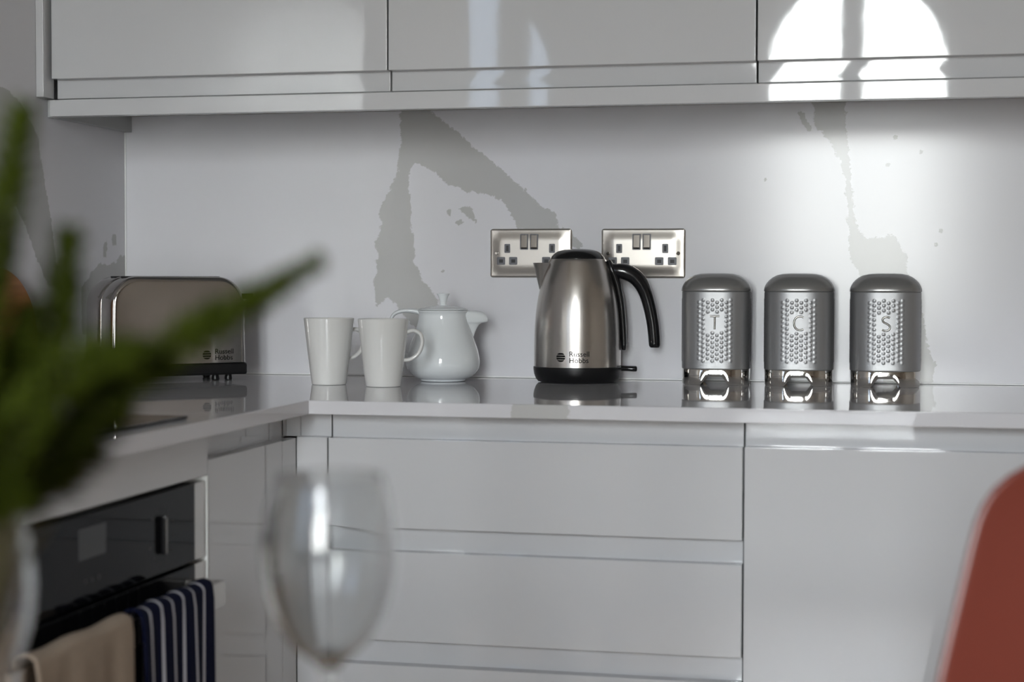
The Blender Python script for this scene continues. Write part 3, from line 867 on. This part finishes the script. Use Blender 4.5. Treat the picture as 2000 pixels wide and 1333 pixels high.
def make_canister(label, letter, x, y, rz):
    t = thing('storage_canister', label, 'canister', (x, y, W0), rz=rz)
    o = bpy.data.objects.new('tin_body', tin_me)
    COL.objects.link(o); o.parent = t
    # lid: domed squircle with a rolled lower rim
    bm = B()
    rr_ = []
    for h, z in ((CH - 0.002, 0.1560), (CH + 0.0004, 0.1563), (CH + 0.0010, 0.1570), (CH + 0.0010, 0.1590), (CH + 0.0003, 0.1625), (CH - 0.0010, 0.1660), (CH - 0.0035, 0.1705), (CH - 0.0075, 0.1752), (CH - 0.0130, 0.1797), (CH - 0.0205, 0.1836), (CH - 0.0300, 0.1859), (CH - 0.0440, 0.1867)):
        rr_.append(ring(h, z))
    loft(bm, rr_)
    obj('lid', bm, M['tin_lid'], t, angle=60)
    # chrome foot with an arched notch on each side
    bm = B()
    N = 320
    def nz(u):
        a_ = abs(u)
        if a_ < 0.0120: return 0.0142
        if a_ < 0.0250:
            q = (a_ - 0.0120) / 0.013
            return 0.0142 * (1 - (3 * q * q - 2 * q ** 3) * 0.3 - q * 0.7)
        return 0.0
    def col_(h):
        out = []
        for k in range(N):
            a = 2 * math.pi * k / N
            r = sq_radius(a, h)
            out.append((r * math.cos(a), r * math.sin(a), a))
        return out
    cols = []
    for (xo, yo, a), (xi, yi, _) in zip(col_(CH - 0.0006), col_(CH - 0.0032)):
        a_ = (a + math.pi / 4) % (math.pi / 2) - math.pi / 4
        quad = int(((a + math.pi / 4) % (2 * math.pi)) // (math.pi / 2))
        u = CH * math.tan(a_)
        zb = nz(u) + 0.0003
        cols.append([bm.verts.new(p) for p in ((xo * 0.985, yo * 0.985, zb), (xo, yo, zb + 0.0025), (xo, yo, 0.0245), (xo * 0.992, yo * 0.992, 0.0262), (xi, yi, 0.0262), (xi, yi, zb + 0.001))])
    for k in range(N):
        A, C = cols[k], cols[(k + 1) % N]
        for j in range(6):
            bm.faces.new((A[j], C[j], C[(j + 1) % 6], A[(j + 1) % 6]))
    obj('chrome_foot', bm, M['chrome'], t, angle=50)
    # raised chrome letter
    zc = (0.0262 + 0.1565) / 2 + 0.013
    H2, rt = 0.0110, 0.0017
    strokes = {'T': [[(-0.0078, H2), (0.0078, H2)], [(0, H2), (0, -H2)]],
               'C': [[(0.0074, 0.0098), (0.0030, 0.0112), (-0.0025, 0.0103), (-0.0065, 0.0062), (-0.0078, 0), (-0.0065, -0.0062), (-0.0025, -0.0103), (0.0030, -0.0112), (0.0074, -0.0098)]],
               'S': [[(0.0060, 0.0098), (0.0018, 0.0113), (-0.0034, 0.0102), (-0.0056, 0.0066), (-0.0036, 0.0026), (0.0010, 0.0002), (0.0050, -0.0026), (0.0062, -0.0066), (0.0036, -0.0104), (-0.0016, -0.0113), (-0.0064, -0.0096)]]}[letter]
    bm = B()
    for st in strokes:
        pts = [Vector((x, -CH - 0.0002, z + zc)) for x, z in st]
        pts = spline(pts, 6) if len(pts) > 2 else [pts[0] + (pts[1] - pts[0]) * k / 4 for k in range(5)]
        tube(pts, rt, 12, bm=bm)
    obj('letter', bm, M['letter'], t, angle=60)
    return t
make_canister('grey embossed storage canister marked with the letter T, nearest the kettle', 'T', 1.1150, -0.0700, 0.05)
make_canister('grey embossed storage canister marked with the letter C, the middle one', 'C', 1.2530, -0.0690, 0.05)
make_canister('grey embossed storage canister marked with the letter S, furthest right', 'S', 1.3945, -0.0675, 0.025)

# ------------------------------------------------------------------ mugs
def make_mug(label, x, y, rz, h=0.1108, rt=0.0418, rb=0.0288):
    t = thing('mug', label, 'mug', (x, y, W0), rz=rz)
    prof = [(0, 0.0012), (rb - 0.005, 0.0012), (rb - 0.003, 0.0003), (rb - 0.001, 0.0005), (rb, 0.0022)]
    for k in range(1, 13):
        f = k / 12
        prof.append((rb + (rt - rb) * (f ** 0.93), 0.0022 + (h - 0.0034) * f))
    prof += [(rt - 0.0008, h), (rt - 0.0022, h - 0.0004)]
    for k in range(12, 0, -1):
        f = k / 12
        prof.append((rb - 0.003 + (rt - rb) * (f ** 0.93), 0.006 + (h - 0.009) * f))
    prof.append((0, 0.006))
    obj('cup', lathe(prof, 80), M['mug'], t)
    def rad(z): return rb + (rt - rb) * (max(0, z / h) ** 0.93)
    pts = [(rad(0.088) - 0.002, 0, 0.0885), (rad(0.088) + 0.010, 0, 0.0915), (rad(0.088) + 0.0215, 0, 0.0850), (rad(0.07) + 0.0260, 0, 0.0700), (rad(0.055) + 0.0215, 0, 0.0540), (rad(0.045) + 0.010, 0, 0.0445), (rad(0.045) - 0.002, 0, 0.0430)]
    obj('handle', tube(spline(pts, 6), 0.0040, 14, sx=1.35, sy=0.85), M['mug'], t, angle=60)
    return t
make_mug('white tapered mug on the left of the pair, beside the toaster', 0.4912, -0.2640, 0.75)
make_mug('white tapered mug on the right of the pair, in front of the teapot', 0.5945, -0.2930, 0.28)

# ------------------------------------------------------------------ teapot
tp = thing('teapot', 'white porcelain teapot with lidded top and open beak spout behind the mugs', 'teapot', (0.6500, -0.1230, W0), rz=0.262)
S2 = 1 / 1144.0
def tz(y): return (747.5 - y) * S2
pf = [(41, 747.2), (44, 746), (46, 743), (55, 739), (64, 732), (70.5, 722), (72.6, 711), (71.5, 699), (68, 684), (62, 667), (56.5, 652), (51.5, 637), (48.5, 624), (48.2, 615), (50.5, 610.5), (51.2, 608.6), (50.0, 607.6), (47, 607.8)]
bp = [(0, tz(745.5)), (36 * S2, tz(745.5)), (38 * S2, tz(747.3))] + [(p.x, p.y) for p in spline([(r * S2, tz(y), 0) for r, y in pf], 4)]
bp += [(r * S2, tz(y)) for r, y in ((45, 612), (44.5, 622), (48, 637), (58, 665), (67, 690), (68, 712), (60, 730), (40, 738), (0, 739))]
body_t = obj('body', lathe(bp, 96), M['teapot'], tp, angle=60)
lp = [(0, 604.5), (46.5, 607.4), (48.6, 606.8), (48.4, 605.6), (44, 603.6), (30, 600.6), (14, 598.8), (7.6, 598.0), (6.4, 595.5), (6.8, 590), (8.4, 584), (11.0, 578.0), (12.8, 575.6), (12.4, 574.4), (9, 574.0), (0, 574.2)]
obj('lid', lathe([(r * S2, tz(y)) for r, y in lp], 64), M['teapot'], tp, angle=50)
# beak: horizontal sections stacked from the belly up to the rim, each a leaf-shaped outline reaching out to the right
bm = B()
secs = [(670, 57, 3), (660, 60, 6), (650, 63, 9.5), (642, 67, 12.5), (636, 71, 15), (632.5, 76, 17), (631, 85, 17.5), (629, 88.5, 18), (624, 88.5, 19.5), (618, 86, 21), (613, 81, 22), (610, 75, 22), (608.2, 66, 21)]
rings = []
for y, tip, hw in secs:
    inner = 34
    pts = []
    for k in range(25):
        a = -1 + 2 * k / 24           # -1..1 across
        x = inner + (tip - inner) * (1 - abs(a) ** 1.7)
        pts.append((x * S2, a * hw * S2, tz(y)))
    rings.append(pts)
loft(bm, rings, closed_ring=True)
obj('spout', bm, M['teapot'], tp, angle=60)
hp = [(-46, 0, 612), (-60, 0, 608.8), (-76, 0, 608.5), (-92, 0, 612.5), (-101, 0, 622), (-104, 0, 638), (-102, 0, 658), (-95, 0, 678), (-84, 0, 692), (-70, 0, 700)]
pth = spline([(x * S2, y, tz(z)) for x, y, z in hp], 6)
obj('handle', tube(pth, [0.0052 + 0.0012 * math.cos(math.pi * 2 * k / (len(pth) - 1)) for k in range(len(pth))], 16, sx=1.5, sy=0.72), M['teapot'], tp, angle=60)

# ------------------------------------------------------------------ toaster
TL, TD, TH_ = 0.243, 0.138, 0.179
ta = math.radians(45)
TFR = Vector((0.312, -0.178))
tc_ = TFR - Vector((math.cos(ta), math.sin(ta))) * TL / 2 + Vector((-math.sin(ta), math.cos(ta))) * TD / 2
ts = thing('toaster', 'polished steel two-slice toaster standing diagonally in the corner', 'toaster', (tc_.x, tc_.y, W0), rz=ta)
def shell(y0, y1, inset=0.0, cr=0.048, edge=0.010):
    """rounded-top slab seen from the front, edges rolled over towards its two faces"""
    bm = B()
    rings = []
    zb = 0.031
    def outline(d):
        w, top, r = TL / 2 - inset - d, TH_ - inset - d, max(0.01, cr - d)
        pts = [(w + 0.004 * 0, zb)]
        n = 14
        for k in range(n + 1):
            a = math.radians(90 * k / n)
            pts.append((w - r + r * math.cos(a) - 0.0045 * (k / n) ** 0.5 * 0, top - r + r * math.sin(a)))
        for k in range(n + 1):
            a = math.radians(90 + 90 * k / n)
            pts.append((-w + r + r * math.cos(a), top - r + r * math.sin(a)))
        pts.append((-w, zb))
        # densify straight sides and taper slightly inwards to the top
        out = []
        for x, z in pts:
            out.append((x * (1 - 0.025 * (z - zb) / TH_), z))
        return out
    prof = []
    m = 6
    for k in range(m + 1):
        a = math.pi / 2 * k / m
        prof.append((y0 + edge * (1 - math.sin(a)), edge * (1 - math.cos(a)) * 0 + edge * (1 - math.sin(a)) ** 0 * 0 + edge * (1 - math.cos(math.pi / 2 - a))))
    prof = [(y0 + edge - edge * math.sin(a_), edge - edge * math.cos(a_)) for a_ in [math.pi / 2 * (1 - k / m) for k in range(m + 1)]]
    prof2 = [(y1 - edge + edge * math.sin(a_), edge - edge * math.cos(a_)) for a_ in [math.pi / 2 * k / m for k in range(m + 1)]]
    for y, d in prof + prof2:
        rings.append([(x, y, z) for x, z in outline(d)])
    loft(bm, rings)
    return bm
obj('front_shell', shell(-TD / 2, -TD / 2 + 0.060), M['toaster_steel'], ts, angle=40)
obj('rear_shell', shell(-TD / 2 + 0.0625, TD / 2), M['toaster_steel'], ts, angle=40)
bm = box(-TL / 2 - 0.0012, TL / 2 + 0.0012, -TD / 2 - 0.001, TD / 2 + 0.001, 0.010, 0.0305, bev=0.004, seg=3)
obj('base', bm, M['black_matt'], ts)
for fx, fy in ((-0.095, -0.05), (0.095, -0.05), (-0.095, 0.05), (0.095, 0.05), (0.070, -0.052)):
    obj('foot', lathe([(0, 0.0002), (0.006, 0.0002), (0.007, 0.003), (0.0055, 0.0105), (0, 0.0105)], 20, cx=fx, cy=fy), M['black_matt'], ts)
for yy in (-0.026, 0.026):
    obj('slot', box(-0.085, 0.085, yy - 0.011, yy + 0.011, TH_ - 0.004, TH_ + 0.0008, bev=0.0006), M['dark_hole'], ts)
obj('lever', box(TL / 2 - 0.012, TL / 2 + 0.016, -0.062, -0.044, 0.1405, 0.1500, bev=0.002), M['black'], ts)
bm = to_front(logo(0.0125))
for v in bm.verts:
    v.co = Vector((v.co.x + 0.062, v.co.y - TD / 2 - 0.0002, v.co.z + 0.0465))
obj('brand_print', bm, M['print'], ts)

# ------------------------------------------------------------------ chopping board on the left
R_ = 0.096
bm = lathe([(0, -0.008), (R_ - 0.003, -0.008), (R_, -0.005), (R_, 0.005), (R_ - 0.003, 0.008), (0, 0.008)], 64)
bmesh.ops.rotate(bm, verts=bm.verts, matrix=Matrix.Rotation(math.pi / 2, 3, 'Y'))
bmesh.ops.rotate(bm, verts=bm.verts, matrix=Matrix.Rotation(-0.12, 3, 'Y'))
zmin = min(v.co.z for v in bm.verts); xmin = min(v.co.x for v in bm.verts)
o = obj('chopping_board', bm, M['board'], loc=(0.0008 - xmin, -0.485, W0 + 0.0003 - zmin))
prop(o, 'round orange-brown wooden board leaning on the left wall, half hidden by the plant', 'chopping board')

# ------------------------------------------------------------------ tea towels on the oven handle
def towel(name, y0, y1, drop_f, drop_b, mat_, label, waves, seed, uvstripe=False):
    rnd = random.Random(seed)
    bm = B()
    uv = bm.loops.layers.uv.new('UVMap')
    th = 0.0026
    zt = W0 - 0.1985
    prof = [(0.5895, zt - drop_b)]
    for k in range(1, 12): prof.append((0.5895 - 0.0005, zt - drop_b + drop_b * k / 12))
    for k in range(0, 13):
        a = math.pi - math.pi * k / 12
        prof.append((0.599 + 0.0098 * math.cos(a), zt + 0.0010 + 0.0072 * math.sin(a)))
    for k in range(1, 25): prof.append((0.6088, zt - drop_f * k / 24))
    ny = 60
    ph = rnd.random() * 6
    grid = []
    for j, (x, z) in enumerate(prof):
        row = []
        for i in range(ny + 1):
            u = i / ny
            front = max(0, (zt - z)) if j > 18 else 0
            back = max(0, (zt - z)) if j <= 18 else 0
            amp = 0.0015 + 0.030 * front
            wv = math.sin(u * waves * math.pi * 2 + ph) + 0.4 * math.sin(u * waves * 4.3 * math.pi + ph * 2)
            x2 = x + (amp * (0.65 + 0.5 * wv) if front > 0 else 0.0)
            gather = 1 - 0.10 * min(1, front / 0.3)
            y = (y0 + y1) / 2 + (u - 0.5) * (y1 - y0) * gather + 0.010 * front * math.sin(u * 9 + ph)
            z2 = z + (0.0012 * math.sin(u * waves * 6.28 + 1 + ph) if 10 < j < 27 else 0)
            row.append((bm.verts.new((x2, y, z2)), u, j / len(prof)))
        grid.append(row)
    for j in range(len(grid) - 1):
        for i in range(ny):
            q = (grid[j][i], grid[j][i + 1], grid[j + 1][i + 1], grid[j + 1][i])
            f = bm.faces.new([a[0] for a in q])
            for lp_, a in zip(f.loops, q):
                lp_[uv].uv = (a[1], a[2])
    o = obj(name, bm, mat_, angle=180)
    md = o.modifiers.new('cloth_thickness', 'SOLIDIFY')
    md.thickness = th
    md.offset = 1.0
    md.use_rim = True
    return prop(o, label, 'tea towel')
m = mat('navy_striped_cotton', (0.012, 0.018, 0.055), 0.9, spec=0.1, bump=(260, 0.5, 0.002))
nt = m.node_tree
uvn = nt.nodes.new('ShaderNodeUVMap'); uvn.uv_map = 'UVMap'
sx = nt.nodes.new('ShaderNodeSeparateXYZ'); nt.links.new(uvn.outputs[0], sx.inputs[0])
ml = nt.nodes.new('ShaderNodeMath'); ml.operation = 'MULTIPLY'; ml.inputs[1].default_value = 6.6
nt.links.new(sx.outputs['X'], ml.inputs[0])
ad = nt.nodes.new('ShaderNodeMath'); ad.operation = 'ADD'; ad.inputs[1].default_value = 0.42
nt.links.new(ml.outputs[0], ad.inputs[0])
fr = nt.nodes.new('ShaderNodeMath'); fr.operation = 'FRACT'; nt.links.new(ad.outputs[0], fr.inputs[0])
lt = nt.nodes.new('ShaderNodeMath'); lt.operation = 'LESS_THAN'; lt.inputs[1].default_value = 0.16
nt.links.new(fr.outputs[0], lt.inputs[0])
mx = nt.nodes.new('ShaderNodeMix'); mx.data_type = 'RGBA'
nt.links.new(lt.outputs[0], mx.inputs['Factor'])
mx.inputs['A'].default_value = (0.0035, 0.005, 0.020, 1)
mx.inputs['B'].default_value = (0.45, 0.45, 0.50, 1)
nt.links.new(mx.outputs['Result'], nt.nodes['Principled BSDF'].inputs['Base Color'])
towel('tea_towel', -1.243, -1.046, 0.30, 0.24, m, 'navy tea towel with thin white stripes hanging over the oven handle', 3, 3)
towel('tea_towel', -1.478, -1.268, 0.27, 0.22, M['beige_cloth'], 'plain beige tea towel hanging over the left end of the oven handle', 2, 8)

# ------------------------------------------------------------------ dining table, glasses, chair, plant (near the camera, out of focus)
TZ = 0.75
t = thing('dining_table', 'oak dining table in the foreground carrying the wine glasses, below the picture', 'table', (1.35, -2.33, 0))
part('table_top', box(0.62, 2.08, -2.80, -1.87, TZ - 0.03, TZ, bev=0.004), M['table'], t)
for lx in (0.68, 2.02):
    for ly in (-2.74, -1.93):
        part('leg', box(lx - 0.03, lx + 0.03, ly - 0.03, ly + 0.03, 0, TZ - 0.0302, bev=0.004), M['table'], t)

def wine_glass(label, x, y, k=1.0):
    t = thing('wine_glass', label, 'wine glass', (x, y, TZ))
    out = [(0.0335, 0.0), (0.0340, 0.0012), (0.028, 0.0026), (0.012, 0.0045), (0.0052, 0.009), (0.0042, 0.020), (0.0040, 0.060), (0.0046, 0.083), (0.0080, 0.0920), (0.0150, 0.0978), (0.0235, 0.1060), (0.0300, 0.1150), (0.0347, 0.1255), (0.0387, 0.1400), (0.0403, 0.1550), (0.0401, 0.1680), (0.0380, 0.1850), (0.0345, 0.2000), (0.0325, 0.2065)]
    sp = [(p.x, p.y) for p in spline([(r * k, z * k, 0) for r, z in out], 5)]
    i0 = int(9.0 * 5)
    inner = [(max(0, r - 0.0025), z) for r, z in sp if z > 0.0985 * k][::-1]
    prof = [(0, 0.0)] + sp + inner[0:1] + inner[1:] + [(0.006, 0.0970 * k), (0, 0.0960 * k)]
    bm = lathe(prof, 72)
    obj('glass_body', bm, M['glass'], t, angle=80)
    return t
wine_glass('clear stemmed wine glass in the centre foreground, blurred', 1.0805, -1.990)
wine_glass('clear stemmed wine glass cut off by the left edge of the picture', 0.9265, -2.147, 1.0)

# moulded chair opposite the camera: its back shows at the right edge
ch = thing('dining_chair', 'red moulded plastic chair with a rounded back at the right edge', 'chair', (1.644, -1.745, 0.004), rz=0.10)
def shell_chair():
    bm = B()
    # centre line from front of seat (towards camera, -y) to the top of the back (+y)
    line = spline([(0, -0.255, 0.415), (0, -0.22, 0.435), (0, -0.10, 0.432), (0, 0.02, 0.428), (0, 0.085, 0.455), (0, 0.115, 0.54), (0, 0.125, 0.66), (0, 0.135, 0.79), (0, 0.150, 0.939)], 6)
    m = len(line) - 1
    def hw(s):
        base = interp([(0, 0.17), (0.06, 0.205), (0.2, 0.225), (0.45, 0.225), (0.6, 0.218), (0.72, 0.216), (0.80, 0.206), (0.87, 0.190), (0.92, 0.174), (0.96, 0.160), (0.985, 0.136), (1, 0.10)], s)
        return base
    top, n = [], 28
    rings = []
    for j, p in enumerate(line):
        s = j / m
        tdir = (line[min(j + 1, m)] - line[max(j - 1, 0)]).normalized()
        nrm = Vector((0, -tdir.z, tdir.y))          # towards the sitter
        row = []
        for i in range(n + 1):
            a = -1 + 2 * i / n
            curl = interp([(0, 0.012), (0.3, 0.035), (0.5, 0.055), (0.7, 0.050), (1, 0.022)], s) * abs(a) ** 2.2
            row.append(p + Vector((a * hw(s), 0, 0)) + nrm * curl)
        rings.append(row)
    V = [[bm.verts.new(q) for q in r] for r in rings]
    for j in range(m):
        for i in range(n):
            bm.faces.new((V[j][i], V[j][i + 1], V[j + 1][i + 1], V[j + 1][i]))
    return bm
o = obj('seat_shell', shell_chair(), M['chair_red'], ch, angle=180)
md = o.modifiers.new('shell_thickness', 'SOLIDIFY'); md.thickness = 0.006; md.offset = 0
md = o.modifiers.new('round', 'SUBSURF'); md.levels = 1; md.render_levels = 1
for sx_, sy_ in ((-1, -1), (1, -1), (-1, 1), (1, 1)):
    p0 = Vector((sx_ * 0.13, -0.08 + sy_ * 0.09, 0.425))
    p1 = Vector((sx_ * 0.20, -0.08 + sy_ * 0.19, -0.0038))
    obj('leg', tube([p0 + (p1 - p0) * k / 6 for k in range(7)], [0.015 - 0.0008 * k for k in range(7)], 14), M['chair_leg'], ch)
obj('cross_brace', tube([Vector((-0.15, -0.17, 0.30)), Vector((0.15, 0.01, 0.30))], 0.004, 8), M['black_matt'], ch)
obj('cross_brace', tube([Vector((0.15, -0.17, 0.30)), Vector((-0.15, 0.01, 0.30))], 0.004, 8), M['black_matt'], ch)

# potted plant: sprays of short needles
STEMS = {
 'A': [(1.0234, -2.3116, 0.8658), (1.0374, -2.3057, 0.9417), (1.0539, -2.3004, 0.9851), (1.0727, -2.2952, 1.0112), (1.0937, -2.2898, 1.0296), (1.1126, -2.2851, 1.0438), (1.1315, -2.2804, 1.0564), (1.1504, -2.2757, 1.0677), (1.1704, -2.2707, 1.0797)],
 'B': [(1.0148, -2.2932, 0.8601), (1.0291, -2.2868, 0.9492), (1.0416, -2.282, 1.005), (1.051, -2.2785, 1.0429), (1.0567, -2.2762, 1.0696), (1.0592, -2.2748, 1.093)],
 'C': [(1.03, -2.3304, 0.8715), (1.0372, -2.325, 0.9769), (1.0427, -2.3215, 1.0402), (1.0495, -2.3183, 1.0866), (1.0553, -2.3158, 1.1182), (1.0592, -2.3141, 1.1424)],
 'D': [(1.0041, -2.2753, 0.8544), (1.0212, -2.2686, 0.9345), (1.0387, -2.2632, 0.9734), (1.0541, -2.2591, 0.9918), (1.0729, -2.254, 1.0147)],
 'E': [(1.0213, -2.3121, 0.8658), (1.0289, -2.3072, 0.9525), (1.0388, -2.3028, 1.0133), (1.0471, -2.3, 1.0393), (1.0532, -2.2979, 1.061)],
 'F': [(1.0429, -2.3478, 0.8773), (1.0522, -2.3431, 0.949), (1.0638, -2.3391, 0.9899), (1.0734, -2.3358, 1.0207), (1.0972, -2.3297, 1.0412), (1.1132, -2.326, 1.0433)],
 'G': [(1.028, -2.3309, 0.8715), (1.0333, -2.3266, 0.9559), (1.0389, -2.3235, 1.0086), (1.0447, -2.3206, 1.0528), (1.0486, -2.3189, 1.0739)]}
PR = Vector((1.018, -2.312, TZ))
pl = thing('potted_plant', 'small potted green plant with feathery needle sprays at the left edge, out of focus', 'plant', tuple(PR))
obj('pot', lathe([(0, 0.0005), (0.030, 0.0005), (0.033, 0.004), (0.040, 0.075), (0.041, 0.080), (0.037, 0.080), (0.035, 0.066), (0, 0.066)], 48), M['pot'], pl)
obj('soil', lathe([(0, 0.0665), (0.0345, 0.0665), (0.030, 0.071), (0, 0.073)], 32), M['soil'], pl)
rnd = random.Random(5)
def spray(pts, width, dens, fat=1.0):
    root = Vector((rnd.uniform(-0.012, 0.012), rnd.uniform(-0.012, 0.012), 0.070))
    P_ = [Vector(p) - PR for p in pts]
    path = spline([root] + P_[0:1] + P_[1:], 10)
    st = tube(path, [0.0016 * (1 - 0.7 * i / len(path)) for i in range(len(path))], 6)
    so = obj('stem', st, M['stem'], pl)
    bm = B()
    L_ = len(path)
    for i in range(6, L_):
        f = i / L_
        t_ = (path[min(i + 1, L_ - 1)] - path[i - 1]).normalized()
        if path[i].z + TZ < 0.972 + rnd.uniform(-0.006, 0.006):
            continue          # bare lower stems
        for q in range(dens):
            base = path[i] + t_ * rnd.uniform(-0.002, 0.002)
            s_ = t_.orthogonal()
            s_.rotate(Matrix.Rotation(rnd.uniform(0, 6.283), 3, t_))
            d_ = (t_ * rnd.uniform(0.5, 1.1) + s_).normalized()
            ln = width * (fat - (fat - 1) * f) * rnd.uniform(0.7, 1.15) * (1.0 - 0.45 * max(0, f - 0.75) / 0.25)
            w_ = d_.cross(Vector((rnd.uniform(-1, 1), rnd.uniform(-1, 1), rnd.uniform(-1, 1)))).normalized() * rnd.uniform(0.0013, 0.0021)
            th_ = d_.cross(w_).normalized() * 0.0006
            a, b, c = base, base + d_ * ln * 0.5, base + d_ * ln
            vs = [bm.verts.new(a), bm.verts.new(b + w_), bm.verts.new(c), bm.verts.new(b - w_), bm.verts.new(b + th_)]
            bm.faces.new((vs[0], vs[1], vs[4])); bm.faces.new((vs[1], vs[2], vs[4]))
            bm.faces.new((vs[2], vs[3], vs[4])); bm.faces.new((vs[3], vs[0], vs[4]))
            bm.faces.new((vs[0], vs[3], vs[2], vs[1]))
    n_ = obj('needles', bm, M['needle'], so, angle=180)
    n_['kind'] = 'stuff'
for k, v in STEMS.items():
    spray(v, {'A': 0.0105, 'F': 0.015, 'D': 0.015}.get(k, 0.0125), 14 if k == 'A' else 16, 1.9 if k == 'A' else 1.2)
# fuller growth low on the left
for q in range(22):
    k = rnd.choice('BDEFG')
    src = STEMS[k]
    n = len(src)
    off = Vector((rnd.uniform(-0.012, 0.010), rnd.uniform(-0.02, 0.02), rnd.uniform(-0.02, 0.0)))
    cut = rnd.randint(3, max(3, n - 2))
    spray([tuple(Vector(p) + off * min(1, i / 2)) for i, p in enumerate(src[:cut])], 0.0145, 12)
